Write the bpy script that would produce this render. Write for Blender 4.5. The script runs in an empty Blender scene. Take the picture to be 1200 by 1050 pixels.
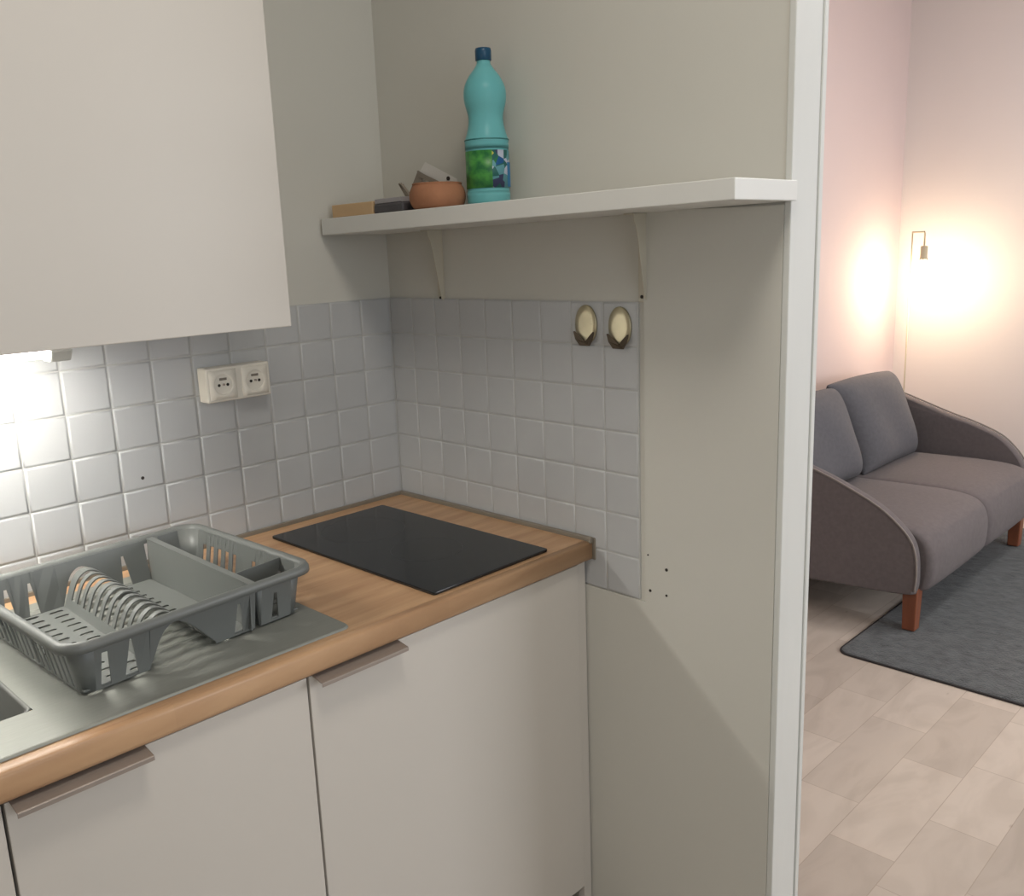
import bpy, bmesh, math, random
from mathutils import Vector, Matrix, noise
random.seed(7)
D = bpy.data
COL = bpy.context.scene.collection
PI = math.pi

# ------------------------------------------------------------------ materials
def lin(c):
    c = c / 255.0
    return c / 12.92 if c <= 0.04045 else ((c + 0.055) / 1.055) ** 2.4
def rgb(r, g, b): return (lin(r), lin(g), lin(b), 1.0)

def newmat(name):
    m = D.materials.new(name); m.use_nodes = True
    nt = m.node_tree; nt.nodes.clear()
    out = nt.nodes.new('ShaderNodeOutputMaterial')
    bs = nt.nodes.new('ShaderNodeBsdfPrincipled')
    nt.links.new(bs.outputs[0], out.inputs[0])
    return m, nt, bs

def coords(nt, scale=(1, 1, 1)):
    tc = nt.nodes.new('ShaderNodeTexCoord'); mp = nt.nodes.new('ShaderNodeMapping')
    mp.inputs['Scale'].default_value = scale
    nt.links.new(tc.outputs['Object'], mp.inputs['Vector'])
    return mp.outputs['Vector']

def mat(name, col, rough=0.5, metal=0.0, var=0.04, nscale=6.0, bump=0.0, bscale=60.0, stretch=(1, 1, 1), bdist=0.002, **kw):
    """principled with a noise driven tint and optional bump"""
    m, nt, bs = newmat(name)
    v = coords(nt, stretch)
    n = nt.nodes.new('ShaderNodeTexNoise'); n.inputs['Scale'].default_value = nscale; n.inputs['Detail'].default_value = 4
    nt.links.new(v, n.inputs['Vector'])
    r = nt.nodes.new('ShaderNodeValToRGB')
    a = [max(0, c * (1 - var)) for c in col[:3]] + [1]; b = [min(1, c * (1 + var)) for c in col[:3]] + [1]
    r.color_ramp.elements[0].position = 0.3; r.color_ramp.elements[1].position = 0.7
    r.color_ramp.elements[0].color = a; r.color_ramp.elements[1].color = b
    nt.links.new(n.outputs['Fac'], r.inputs['Fac']); nt.links.new(r.outputs['Color'], bs.inputs['Base Color'])
    bs.inputs['Roughness'].default_value = rough; bs.inputs['Metallic'].default_value = metal
    if bump:
        n2 = nt.nodes.new('ShaderNodeTexNoise'); n2.inputs['Scale'].default_value = bscale; n2.inputs['Detail'].default_value = 3
        nt.links.new(v, n2.inputs['Vector'])
        bp = nt.nodes.new('ShaderNodeBump'); bp.inputs['Strength'].default_value = bump; bp.inputs['Distance'].default_value = bdist
        nt.links.new(n2.outputs['Fac'], bp.inputs['Height']); nt.links.new(bp.outputs['Normal'], bs.inputs['Normal'])
    for k, val in kw.items():
        bs.inputs[k.replace('_', ' ')].default_value = val
    return m

M = {}
M['wall'] = mat('kitchen_wall_paint', rgb(205, 203, 195), 0.75, var=0.02, nscale=2, bump=0.15, bscale=18)
M['pink'] = mat('pink_wall_paint', rgb(222, 203, 200), 0.8, var=0.015, nscale=2, bump=0.1, bscale=30)
M['living'] = mat('living_wall_paint', rgb(232, 223, 220), 0.8, var=0.015, nscale=2, bump=0.1, bscale=30)
M['ceiling'] = mat('ceiling_paint', rgb(228, 227, 222), 0.85, var=0.01)
M['trim'] = mat('gloss_trim_paint', rgb(212, 213, 209), 0.4, var=0.03, nscale=9, bump=0.35, bscale=14, stretch=(1, 1, .25), bdist=0.004)
M['tile'] = mat('painted_tile', rgb(186, 187, 188), 0.40, var=0.035, nscale=5, bump=0.12, bscale=10)
M['grout'] = mat('grout', rgb(186, 186, 183), 0.6, var=0.03)
M['white_lam'] = mat('white_laminate', rgb(203, 197, 189), 0.42, var=0.01, nscale=2)
M['carcass'] = mat('carcass_board', rgb(200, 196, 190), 0.6, var=0.01)
M['shelf'] = mat('shelf_laminate', rgb(222, 222, 218), 0.38, var=0.01)
M['bracket'] = mat('cream_metal', rgb(198, 192, 176), 0.45, var=0.03)
M['screw'] = mat('screw_dark', rgb(50, 44, 38), 0.5, 0.6)
M['hole'] = mat('hole_dark', rgb(48, 42, 38), 0.9)
M['seal'] = mat('grey_seal', rgb(128, 120, 108), 0.5, var=0.08, nscale=20)
M['steel'] = mat('brushed_steel', rgb(140, 142, 136), 0.5, 0.3, var=0.04, nscale=30, stretch=(1, 12, 1), bump=0.04, bscale=60)
M['steel_dark'] = mat('basin_steel', rgb(112, 113, 110), 0.45, 0.6, var=0.05, nscale=20)
M['handle'] = mat('handle_aluminium', rgb(158, 147, 139), 0.42, 0.4, var=0.03, nscale=30, stretch=(1, 10, 1))
M['glass_black'] = mat('black_glass', rgb(22, 25, 28), 0.16, var=0.02)
M['glass_print'] = mat('hob_print', rgb(52, 58, 60), 0.3, var=0.02)
M['plastic_grey'] = mat('grey_plastic', rgb(106, 109, 107), 0.42, var=0.02, nscale=10, bump=0.03, bscale=200)
M['plastic_white'] = mat('socket_plastic', rgb(232, 226, 214), 0.3, var=0.01)
M['lamp_plastic'] = mat('lamp_housing', rgb(196, 196, 190), 0.45, var=0.01)
M['brass'] = mat('brushed_brass', rgb(190, 180, 152), 0.36, 0.85, var=0.08, nscale=25)
M['lamp_metal'] = mat('pale_lamp_metal', rgb(206, 196, 170), 0.4, 0.3, var=0.03)
M['brass_dark'] = mat('aged_hook', rgb(84, 72, 58), 0.45, 0.5, var=0.15, nscale=40)
M['teal_cap'] = mat('blue_cap', rgb(16, 72, 104), 0.35, var=0.05)
M['terracotta'] = mat('terracotta', rgb(164, 114, 84), 0.85, var=0.12, nscale=22, bump=0.3, bscale=90)
M['wood_block'] = mat('raw_wood', rgb(204, 172, 132), 0.7, var=0.10, nscale=14, stretch=(1, .3, 1))
M['card'] = mat('card_paper', rgb(222, 219, 214), 0.6, var=0.02)
M['card_dark'] = mat('card_back', rgb(138, 128, 116), 0.7, var=0.06, nscale=30)
M['packet'] = mat('packet_foil', rgb(82, 80, 84), 0.45, 0.2, var=0.2, nscale=35)
M['packet_light'] = mat('packet_band', rgb(160, 156, 158), 0.5, var=0.05)
M['fabric'] = mat('grey_sofa_fabric', rgb(104, 97, 98), 0.95, var=0.08, nscale=60, bump=0.35, bscale=500, bdist=0.001, Sheen_Weight=0.08)
M['fabric_dark'] = mat('grey_pillow_fabric', rgb(92, 91, 96), 0.95, var=0.08, nscale=60, bump=0.35, bscale=500, bdist=0.001, Sheen_Weight=0.08)
M['piping'] = mat('piping_fabric', rgb(138, 130, 126), 0.9)
M['leg'] = mat('reddish_wood', rgb(132, 78, 54), 0.45, var=0.15, nscale=12, stretch=(3, 3, .4))
M['rug'] = mat('rug_pile', rgb(80, 84, 86), 1.0, var=0.28, nscale=26, bump=0.9, bscale=160, bdist=0.006, Sheen_Weight=0.2)
M['rug_edge'] = mat('rug_binding', rgb(48, 45, 46), 0.95, var=0.1)
M['baseboard'] = mat('baseboard_paint', rgb(226, 224, 218), 0.45, var=0.01)
M['glass'] = mat('window_glass', (1, 1, 1, 1), 0.02, Transmission_Weight=1.0, IOR=1.45)

def emis(name, col, strength):
    m, nt, bs = newmat(name)
    bs.inputs['Base Color'].default_value = col
    bs.inputs['Emission Color'].default_value = col; bs.inputs['Emission Strength'].default_value = strength
    return m
M['led'] = emis('led_diffuser', (1, .97, .9, 1), 30)
M['bulb'] = emis('warm_bulb', (1, .78, .48, 1), 60)

def oak():
    m, nt, bs = newmat('oak_worktop')
    v = coords(nt, (1.2, 14, 6))
    n = nt.nodes.new('ShaderNodeTexNoise'); n.inputs['Scale'].default_value = 3; n.inputs['Detail'].default_value = 6; n.inputs['Distortion'].default_value = 0.6
    nt.links.new(v, n.inputs['Vector'])
    r = nt.nodes.new('ShaderNodeValToRGB'); e = r.color_ramp.elements
    e[0].position = .25; e[0].color = rgb(168, 128, 94); e[1].position = .75; e[1].color = rgb(204, 166, 128)
    nt.links.new(n.outputs['Fac'], r.inputs['Fac'])
    # stave lines
    v2 = coords(nt, (1, 1, 1))
    b = nt.nodes.new('ShaderNodeTexBrick'); b.inputs['Scale'].default_value = 1
    b.inputs['Brick Width'].default_value = .5; b.inputs['Row Height'].default_value = .045; b.inputs['Mortar Size'].default_value = 0.0
    b.inputs['Color1'].default_value = (.86, .86, .86, 1); b.inputs['Color2'].default_value = (1, 1, 1, 1)
    nt.links.new(v2, b.inputs['Vector'])
    mx = nt.nodes.new('ShaderNodeMix'); mx.data_type = 'RGBA'; mx.blend_type = 'MULTIPLY'; mx.inputs[0].default_value = .6
    nt.links.new(r.outputs['Color'], mx.inputs[6]); nt.links.new(b.outputs['Color'], mx.inputs[7])
    nt.links.new(mx.outputs[2], bs.inputs['Base Color']); bs.inputs['Roughness'].default_value = .38
    return m
M['oak'] = oak()

def planks():
    m, nt, bs = newmat('light_vinyl_planks')
    v = coords(nt)
    mp = nt.nodes.new('ShaderNodeMapping'); mp.inputs['Location'].default_value = (0.14, 1.02 + 0.165 * 10, 0)
    nt.links.new(v, mp.inputs['Vector'])
    b = nt.nodes.new('ShaderNodeTexBrick'); b.inputs['Scale'].default_value = 1; b.offset = .37; b.offset_frequency = 2; b.squash = .7; b.squash_frequency = 3
    b.inputs['Brick Width'].default_value = .47; b.inputs['Row Height'].default_value = .165; b.inputs['Mortar Size'].default_value = 0.0012
    b.inputs['Mortar Smooth'].default_value = 0.3
    b.inputs['Bias'].default_value = 0.0
    b.inputs['Color1'].default_value = rgb(180, 168, 157); b.inputs['Color2'].default_value = rgb(206, 194, 182); b.inputs['Mortar'].default_value = rgb(172, 158, 145)
    nt.links.new(mp.outputs['Vector'], b.inputs['Vector'])
    n = nt.nodes.new('ShaderNodeTexNoise'); n.inputs['Scale'].default_value = 3.2; n.inputs['Detail'].default_value = 6; n.inputs['Distortion'].default_value = 1.6
    v3 = coords(nt, (1, 2.6, 1)); nt.links.new(v3, n.inputs['Vector'])
    r = nt.nodes.new('ShaderNodeValToRGB'); e = r.color_ramp.elements
    e[0].position = .35; e[0].color = (.84, .83, .82, 1); e[1].position = .62; e[1].color = (1, 1, 1, 1)
    nt.links.new(n.outputs['Fac'], r.inputs['Fac'])
    mx = nt.nodes.new('ShaderNodeMix'); mx.data_type = 'RGBA'; mx.blend_type = 'MULTIPLY'; mx.inputs[0].default_value = .75
    nt.links.new(b.outputs['Color'], mx.inputs[6]); nt.links.new(r.outputs['Color'], mx.inputs[7])
    # a few small knots
    vo = nt.nodes.new('ShaderNodeTexVoronoi'); vo.inputs['Scale'].default_value = 4.5
    nt.links.new(v3, vo.inputs['Vector'])
    r2 = nt.nodes.new('ShaderNodeValToRGB'); e = r2.color_ramp.elements
    e[0].position = .02; e[0].color = (.5, .44, .4, 1); e[1].position = .06; e[1].color = (1, 1, 1, 1)
    nt.links.new(vo.outputs['Distance'], r2.inputs['Fac'])
    mx2 = nt.nodes.new('ShaderNodeMix'); mx2.data_type = 'RGBA'; mx2.blend_type = 'MULTIPLY'; mx2.inputs[0].default_value = .5
    nt.links.new(mx.outputs[2], mx2.inputs[6]); nt.links.new(r2.outputs['Color'], mx2.inputs[7])
    nt.links.new(mx2.outputs[2], bs.inputs['Base Color']); bs.inputs['Roughness'].default_value = .5
    return m
M['floor'] = planks()

def bottle_mat():
    m, nt, bs = newmat('teal_bottle_plastic')
    v = coords(nt)
    n = nt.nodes.new('ShaderNodeTexNoise'); n.inputs['Scale'].default_value = 12
    nt.links.new(v, n.inputs['Vector'])
    r = nt.nodes.new('ShaderNodeValToRGB'); e = r.color_ramp.elements
    e[0].color = rgb(112, 194, 200); e[1].color = rgb(134, 208, 210)
    nt.links.new(n.outputs['Fac'], r.inputs['Fac']); nt.links.new(r.outputs['Color'], bs.inputs['Base Color'])
    bs.inputs['Roughness'].default_value = .28; bs.inputs['Transmission Weight'].default_value = .25; bs.inputs['IOR'].default_value = 1.2
    return m
M['bottle'] = bottle_mat()
M['ridge'] = mat('bottle_ridge', rgb(52, 122, 124), .4)

def label_mat():
    """leafy green band that turns into a patchwork of teal, violet, white and yellow blotches"""
    m, nt, bs = newmat('bottle_label_print')
    tc = nt.nodes.new('ShaderNodeTexCoord')
    uvn = tc.outputs['UV']
    sp = nt.nodes.new('ShaderNodeSeparateXYZ'); nt.links.new(uvn, sp.inputs[0])
    mp = nt.nodes.new('ShaderNodeMapping'); mp.inputs['Scale'].default_value = (14, 4, 1); nt.links.new(uvn, mp.inputs[0])
    n = nt.nodes.new('ShaderNodeTexNoise'); n.inputs['Scale'].default_value = 1.2; n.inputs['Detail'].default_value = 4
    nt.links.new(mp.outputs[0], n.inputs['Vector'])
    g = nt.nodes.new('ShaderNodeValToRGB'); e = g.color_ramp.elements
    e[0].position = .35; e[0].color = rgb(30, 104, 56); e[1].position = .65; e[1].color = rgb(74, 152, 66)
    nt.links.new(n.outputs['Fac'], g.inputs['Fac'])
    vo = nt.nodes.new('ShaderNodeTexVoronoi'); vo.inputs['Scale'].default_value = 1.4; nt.links.new(mp.outputs[0], vo.inputs['Vector'])
    s2 = nt.nodes.new('ShaderNodeSeparateColor'); nt.links.new(vo.outputs['Color'], s2.inputs[0])
    p = nt.nodes.new('ShaderNodeValToRGB'); p.color_ramp.interpolation = 'CONSTANT'
    cols = [(0, (30, 96, 92)), (.2, (92, 150, 160)), (.38, (54, 60, 96)), (.52, (182, 190, 208)), (.64, (36, 116, 66)), (.78, (196, 196, 88)), (.9, (20, 84, 140))]
    e = p.color_ramp.elements; e[0].position = 0; e[0].color = rgb(*cols[0][1]); e[1].position = .2; e[1].color = rgb(*cols[1][1])
    for pos, c in cols[2:]:
        q = e.new(pos); q.color = rgb(*c)
    nt.links.new(s2.outputs[0], p.inputs['Fac'])
    # split: picture between two angles (u) of the band, green elsewhere
    gt = nt.nodes.new('ShaderNodeMath'); gt.operation = 'GREATER_THAN'; gt.inputs[1].default_value = .66
    lt = nt.nodes.new('ShaderNodeMath'); lt.operation = 'LESS_THAN'; lt.inputs[1].default_value = .86
    ml = nt.nodes.new('ShaderNodeMath'); ml.operation = 'MULTIPLY'
    nt.links.new(sp.outputs[0], gt.inputs[0]); nt.links.new(sp.outputs[0], lt.inputs[0])
    nt.links.new(gt.outputs[0], ml.inputs[0]); nt.links.new(lt.outputs[0], ml.inputs[1])
    mx = nt.nodes.new('ShaderNodeMix'); mx.data_type = 'RGBA'
    nt.links.new(ml.outputs[0], mx.inputs[0]); nt.links.new(g.outputs['Color'], mx.inputs[6]); nt.links.new(p.outputs['Color'], mx.inputs[7])
    nt.links.new(mx.outputs[2], bs.inputs['Base Color']); bs.inputs['Roughness'].default_value = .4
    return m
M['label'] = label_mat()

# ------------------------------------------------------------------ helpers
def obj(name, bm, m, parent=None, smooth=False, bevel=0, seg=2, subsurf=0, solid=0, soff=0):
    me = D.meshes.new(name)
    bmesh.ops.recalc_face_normals(bm, faces=bm.faces)
    bm.to_mesh(me); bm.free()
    for mm in (m if isinstance(m, (list, tuple)) else [m]): me.materials.append(mm)
    if smooth:
        for p in me.polygons: p.use_smooth = True
    o = D.objects.new(name, me); COL.objects.link(o)
    if parent: o.parent = parent
    if solid:
        s = o.modifiers.new('solid', 'SOLIDIFY'); s.thickness = solid; s.offset = soff
    if bevel:
        b = o.modifiers.new('bevel', 'BEVEL'); b.width = bevel; b.segments = seg; b.limit_method = 'ANGLE'; b.angle_limit = math.radians(40)
        b.harden_normals = False
    if subsurf:
        s = o.modifiers.new('sub', 'SUBSURF'); s.levels = subsurf; s.render_levels = subsurf
    return o

def box(bm, x0, x1, y0, y1, z0, z1, mi=0):
    vs = [bm.verts.new((x, y, z)) for x in (x0, x1) for y in (y0, y1) for z in (z0, z1)]
    fs = [(0, 1, 3, 2), (4, 6, 7, 5), (0, 4, 5, 1), (2, 3, 7, 6), (0, 2, 6, 4), (1, 5, 7, 3)]
    for f in fs:
        q = bm.faces.new([vs[i] for i in f]); q.material_index = mi
    return vs

def boxobj(name, x0, x1, y0, y1, z0, z1, m, parent=None, bevel=0, seg=2, off=(0, 0, 0)):
    bm = bmesh.new(); box(bm, x0 - off[0], x1 - off[0], y0 - off[1], y1 - off[1], z0 - off[2], z1 - off[2])
    return obj(name, bm, m, parent, bevel=bevel, seg=seg)

def lathe(bm, prof, n=32, c=(0, 0, 0), axis='z', mi=0, uv=False):
    rings = []
    for r, h in prof:
        ring = []
        for i in range(n):
            a = 2 * PI * i / n
            p = (r * math.cos(a), r * math.sin(a), h)
            if axis == 'x': p = (p[2], p[0], p[1])
            if axis == 'y': p = (p[0], p[2], p[1])
            ring.append(bm.verts.new((p[0] + c[0], p[1] + c[1], p[2] + c[2])))
        rings.append(ring)
    for a, b in zip(rings, rings[1:]):
        for i in range(n):
            f = bm.faces.new([a[i], a[(i + 1) % n], b[(i + 1) % n], b[i]]); f.material_index = mi; f.smooth = True
    for ring in (rings[0], rings[-1]):
        f = bm.faces.new(ring); f.material_index = mi
    return rings

def tube(bm, pts, r, n=8, closed=False):
    pts = [Vector(p) for p in pts]; rings = []
    N = len(pts)
    for i, p in enumerate(pts):
        if closed: t = pts[(i + 1) % N] - pts[i - 1]
        else: t = pts[min(i + 1, N - 1)] - pts[max(i - 1, 0)]
        t.normalize()
        up = Vector((0, 0, 1)) if abs(t.z) < .9 else Vector((1, 0, 0))
        a = t.cross(up).normalized(); b = t.cross(a).normalized()
        rr = r[i] if isinstance(r, (list, tuple)) else r
        rings.append([bm.verts.new(p + a * (rr * math.cos(2 * PI * k / n)) + b * (rr * math.sin(2 * PI * k / n))) for k in range(n)])
    rg = list(zip(rings, rings[1:])) + ([(rings[-1], rings[0])] if closed else [])
    for a, b in rg:
        for k in range(n):
            f = bm.faces.new([a[k], a[(k + 1) % n], b[(k + 1) % n], b[k]]); f.smooth = True
    if not closed:
        bm.faces.new(rings[0]); bm.faces.new(rings[-1])

def catmull(P, k=6, closed=False):
    out = []; n = len(P)
    rng = range(n if closed else n - 1)
    for i in rng:
        p0, p1, p2, p3 = (P[(i - 1) % n] if closed else P[max(i - 1, 0)]), P[i], P[(i + 1) % n], (P[(i + 2) % n] if closed else P[min(i + 2, n - 1)])
        for j in range(k):
            t = j / k
            out.append(tuple(.5 * ((2 * b) + (-a + c) * t + (2 * a - 5 * b + 4 * c - d) * t * t + (-a + 3 * b - 3 * c + d) * t ** 3) for a, b, c, d in zip(p0, p1, p2, p3)))
    if not closed: out.append(tuple(P[-1]))
    return out

def rrect(x0, x1, y0, y1, r, n=5):
    """rounded rectangle, counter-clockwise"""
    out = []
    for cx, cy, a0 in ((x1 - r, y1 - r, 0), (x0 + r, y1 - r, PI / 2), (x0 + r, y0 + r, PI), (x1 - r, y0 + r, 1.5 * PI)):
        for i in range(n + 1):
            a = a0 + PI / 2 * i / n
            out.append((cx + r * math.cos(a), cy + r * math.sin(a)))
    return out

def prism(bm, pts, z0, z1, mi=0):
    a = [bm.verts.new((x, y, z0)) for x, y in pts]; b = [bm.verts.new((x, y, z1)) for x, y in pts]
    f = bm.faces.new(a); f.material_index = mi
    f = bm.faces.new(b); f.material_index = mi
    n = len(pts)
    for i in range(n):
        f = bm.faces.new([a[i], a[(i + 1) % n], b[(i + 1) % n], b[i]]); f.material_index = mi

def tag(o, label, cat, group=None):
    o['label'] = label; o['category'] = cat
    if group: o['group'] = group
    return o
def thing(name, label, cat, loc=(0, 0, 0), rot=(0, 0, 0), group=None):
    o = D.objects.new(name, None); COL.objects.link(o); o.location = loc; o.rotation_euler = rot
    o.empty_display_size = .05
    return tag(o, label, cat, group)
def struct(o):
    o['kind'] = 'structure'; return o

# ------------------------------------------------------------------ room shell
CEIL = 2.75
XL, XR = -2.6, 3.77           # kitchen far-left wall, living room far wall
YB = -3.9                     # window side
YP = 0.30                     # pink wall plane
WT = .095                     # partition thickness
WE = -1.03                    # end of the partition (opening starts)
OPEN_END = -2.25

struct(boxobj('floor', XL, XR, YB, YP, -.1, 0, M['floor']))
struct(boxobj('ceiling', XL, XR, YB, YP, CEIL, CEIL + .1, M['ceiling']))

# kitchen wall behind the worktop
wl = struct(boxobj('wall_left', XL, 0, 0, .1, 0, CEIL, M['wall']))
# partition between kitchen and living room: wall body, opening, rest
bm = bmesh.new()
box(bm, 0, WT, WE + .012, YP, 0, CEIL)
wr = struct(obj('wall_right', bm, M['wall']))
bm = bmesh.new()
box(bm, 0, WT, OPEN_END, WE, 2.2, CEIL)
box(bm, 0, WT, YB, OPEN_END, 0, CEIL)
struct(obj('wall_partition', bm, M['wall']))
# plaster skin that stands a few millimetres proud right of the tiles
bm = bmesh.new()
poly = [(WE + .012, 0), (-.006, 0), (-.006, .8005), (-.745, .8005), (-.745, 1.5425), (WE + .012, 1.5395)]
A = [bm.verts.new((-.005, y, z)) for y, z in poly]; B = [bm.verts.new((.0, y, z)) for y, z in poly]
bm.faces.new(A); bm.faces.new(B)
for i in range(len(poly)): bm.faces.new([A[i], A[(i + 1) % len(poly)], B[(i + 1) % len(poly)], B[i]])
struct(obj('plaster_skin', bm, M['wall'], wr))
# living-side pale skin of the partition
struct(boxobj('wall_pink', WT, XR, YP, YP + .1, 0, CEIL, M['pink']))
struct(boxobj('wall_far', XR, XR + .1, YB, YP, 0, CEIL, M['living']))
struct(boxobj('wall_back', XL - .1, XL, YB, 0, 0, CEIL, M['wall']))
# window wall with two real openings
bm = bmesh.new()
wins = [(-2.2, -.6), (1.0, 2.8)]
xs = XL
for a, b in wins:
    box(bm, xs, a, YB - .15, YB, 0, CEIL)
    box(bm, a, b, YB - .15, YB, 0, .9); box(bm, a, b, YB - .15, YB, 2.35, CEIL)
    xs = b
box(bm, xs, XR, YB - .15, YB, 0, CEIL)
struct(obj('wall_window', bm, M['wall']))
for i, (a, b) in enumerate(wins):
    bm = bmesh.new()
    for q in ((a, b, .9, .96), (a, b, 2.29, 2.35), (a, a + .06, .96, 2.29), (b - .06, b, .96, 2.29), ((a + b) / 2 - .035, (a + b) / 2 + .035, .96, 2.29)):
        box(bm, q[0], q[1], YB - .11, YB - .05, q[2], q[3])
    w = struct(obj('window_%d' % (i + 1), bm, M['baseboard'], bevel=.004))
    bm = bmesh.new(); box(bm, a + .06, b - .06, YB - .083, YB - .079, .96, 2.29)
    struct(obj('pane', bm, M['glass'], w))

# white painted board that closes the partition end (with its narrow bead)
bm = bmesh.new()
box(bm, -.004, WT - .012, WE, WE + .012, 0, 2.2)
box(bm, WT - .009, WT + .004, WE - .002, WE + .012, 0, 2.2)
struct(obj('trim_1', bm, M['trim'], bevel=.002))
bm = bmesh.new(); box(bm, -.004, WT + .004, OPEN_END, OPEN_END + .012, 0, 2.2); box(bm, -.004, WT + .004, OPEN_END + .012, WE - .002, 2.188, 2.2)
struct(obj('trim_2', bm, M['trim'], bevel=.002))
struct(boxobj('baseboard_far', XR - .014, XR, YB, YP - .014, 0, .07, M['baseboard'], bevel=.003))
struct(boxobj('baseboard_pink', WT, XR - .014, YP - .014, YP, 0, .07, M['baseboard'], bevel=.003))

# ---- tiles (real relief, painted over)
TX, TYp, TZ = .085, .0809, .08286
ZT0 = .9 + .068
zrows = [ZT0 + k * TZ for k in range(-2, 6)]      # .802 ... 1.382
TH = .0045
def tile(bm, a0, a1, z0, z1, plane, g=.0012):
    """pillowed tile on the plane y=0 ('L') or x=0 ('R')"""
    a0 += g; a1 -= g; z0 += g; z1 -= g
    def P(a, d, z): return (a, -d, z) if plane == 'L' else (-d, a, z)
    rings = []
    for ins, d in ((0, .001), (0, TH * .55), (.0012, TH * .85), (.004, TH)):
        rings.append([bm.verts.new(P(a, d, z)) for a, z in ((a0 + ins, z0 + ins), (a1 - ins, z0 + ins), (a1 - ins, z1 - ins), (a0 + ins, z1 - ins))])
    for r0, r1 in zip(rings, rings[1:]):
        for i in range(4):
            f = bm.faces.new([r0[i], r0[(i + 1) % 4], r1[(i + 1) % 4], r1[i]])
            f.smooth = True
    bm.faces.new(rings[-1])
bm = bmesh.new()
cols = [-.0068, -.092 + .0] + [-.092 - TX * k for k in range(1, 30)]
for i in range(len(cols) - 1):
    for j in range(1, len(zrows) - 1):
        z0 = max(zrows[j], .902)
        if zrows[j + 1] - z0 > .012: tile(bm, cols[i + 1], cols[i], z0, zrows[j + 1], 'L')
struct(obj('tiles', bm, M['tile'], wl))
bm = bmesh.new(); box(bm, cols[-1], 0, -.0028, 0, .9, zrows[-1]); struct(obj('grout', bm, M['grout'], wl))
bm = bmesh.new()
for k in range(9):
    ya = -.730 + TYp * k; yb = min(ya + TYp, -.002)
    for j in range(len(zrows) - 1):
        z0, z1 = zrows[j], zrows[j + 1]
        if k > 1 and z1 < .9: continue
        if k > 1: z0 = max(z0, .902)
        tile(bm, ya, yb, z0, z1, 'R', .0005)
struct(obj('tiles', bm, M['tile'], wr))
bm = bmesh.new(); box(bm, -.0032, 0, -.7315, 0, .9, zrows[-1]); box(bm, -.0032, 0, -.7315, -.62, zrows[0], .9)
struct(obj('grout', bm, M['grout'], wr))
# small drill holes
bm = bmesh.new()
for y, z, r in ((-.795, .878, .0032), (-.757, .827, .003), (-.795, .826, .0025), (-.752, .899, .0018)):
    lathe(bm, [(r, 0), (r, -.0055 - .0003)], 10, (0, y, z), 'x')
struct(obj('drill_holes', bm, M['hole'], wr))
bm = bmesh.new(); lathe(bm, [(.0035, 0), (.0035, -TH - .0004)], 10, (-.646, 0, 1.073), 'y')
struct(obj('drill_holes', bm, M['hole'], wl))

# ------------------------------------------------------------------ worktop, sink, hob
WX0 = -1.95
wt = thing('worktop', 'oak-look laminate worktop with rounded front edge along the tiled wall', 'worktop', (-.9, -.3, .9))
bm = bmesh.new()
# solid slab left out where the sink basin hangs through (x -1.44..-1.03, y -.49..-.12)
BX0, BX1, BY0, BY1 = -1.46, -1.035, -.482, -.12
for (x0, x1, y0, y1) in ((WX0, BX0, -.6, -.008), (BX0, BX1, -.6, BY0), (BX0, BX1, BY1, -.008), (BX1, -.008, -.6, -.008)):
    box(bm, x0 + .9, x1 + .9, y0 + .3, y1 + .3, -.04, 0)
# rounded nose
prof = [(-.6, 0), (-.6095, -.0005), (-.6135, -.0025), (-.615, -.0065), (-.615, -.033), (-.613, -.0385), (-.608, -.04), (-.6, -.04)]
for sx0, sx1 in ((WX0, -.008),):
    A = [bm.verts.new((sx0 + .9, y + .3, z)) for y, z in prof]; B = [bm.verts.new((sx1 + .9, y + .3, z)) for y, z in prof]
    bm.faces.new(A); bm.faces.new(B)
    for i in range(len(prof) - 1):
        f = bm.faces.new([A[i], A[i + 1], B[i + 1], B[i]]); f.smooth = True
obj('slab', bm, M['oak'], wt)
bm = bmesh.new()
box(bm, WX0 + .9, .9 - .0001 - .007, .288, .294, -.002, .009)        # along back wall
box(bm, .884, .8935, -.317, .288, -.004, .009)                       # along the right wall
box(bm, .893, .9, -.322, .28, -.04, .007)                            # end cap
s = obj('edge_seal', bm, M['seal'], wt, bevel=.002); s['label'] = 'grey sealing strip'

# sink
sk = thing('sink', 'stainless steel inset sink with drainboard under the dish rack', 'sink', (-1.03, -.31, .9))
def L(x, y, z): return (x + 1.03, y + .31, z - .9)
bm = bmesh.new()
out = rrect(-1.53, -.586, -.588, -.062, .012, 4); inn = rrect(BX0 + .006, BX1 - .004, BY0 + .004, BY1 - .004, .004, 4)
def loft(bm, loops, close=True):
    R = [[bm.verts.new(p) for p in l] for l in loops]
    for a, b in zip(R, R[1:]):
        n = len(a)
        for i in range(n):
            f = bm.faces.new([a[i], a[(i + 1) % n], b[(i + 1) % n], b[i]]); f.smooth = True
    return R
R0 = loft(bm, [[L(x, y, .9005) for x, y in out], [L(x + (-1.058 - x) * .004, y + (-.325 - y) * .006, .9042) for x, y in out],
               [L(x + (-1.058 - x) * .012, y + (-.325 - y) * .018, .9035) for x, y in out]])
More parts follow.
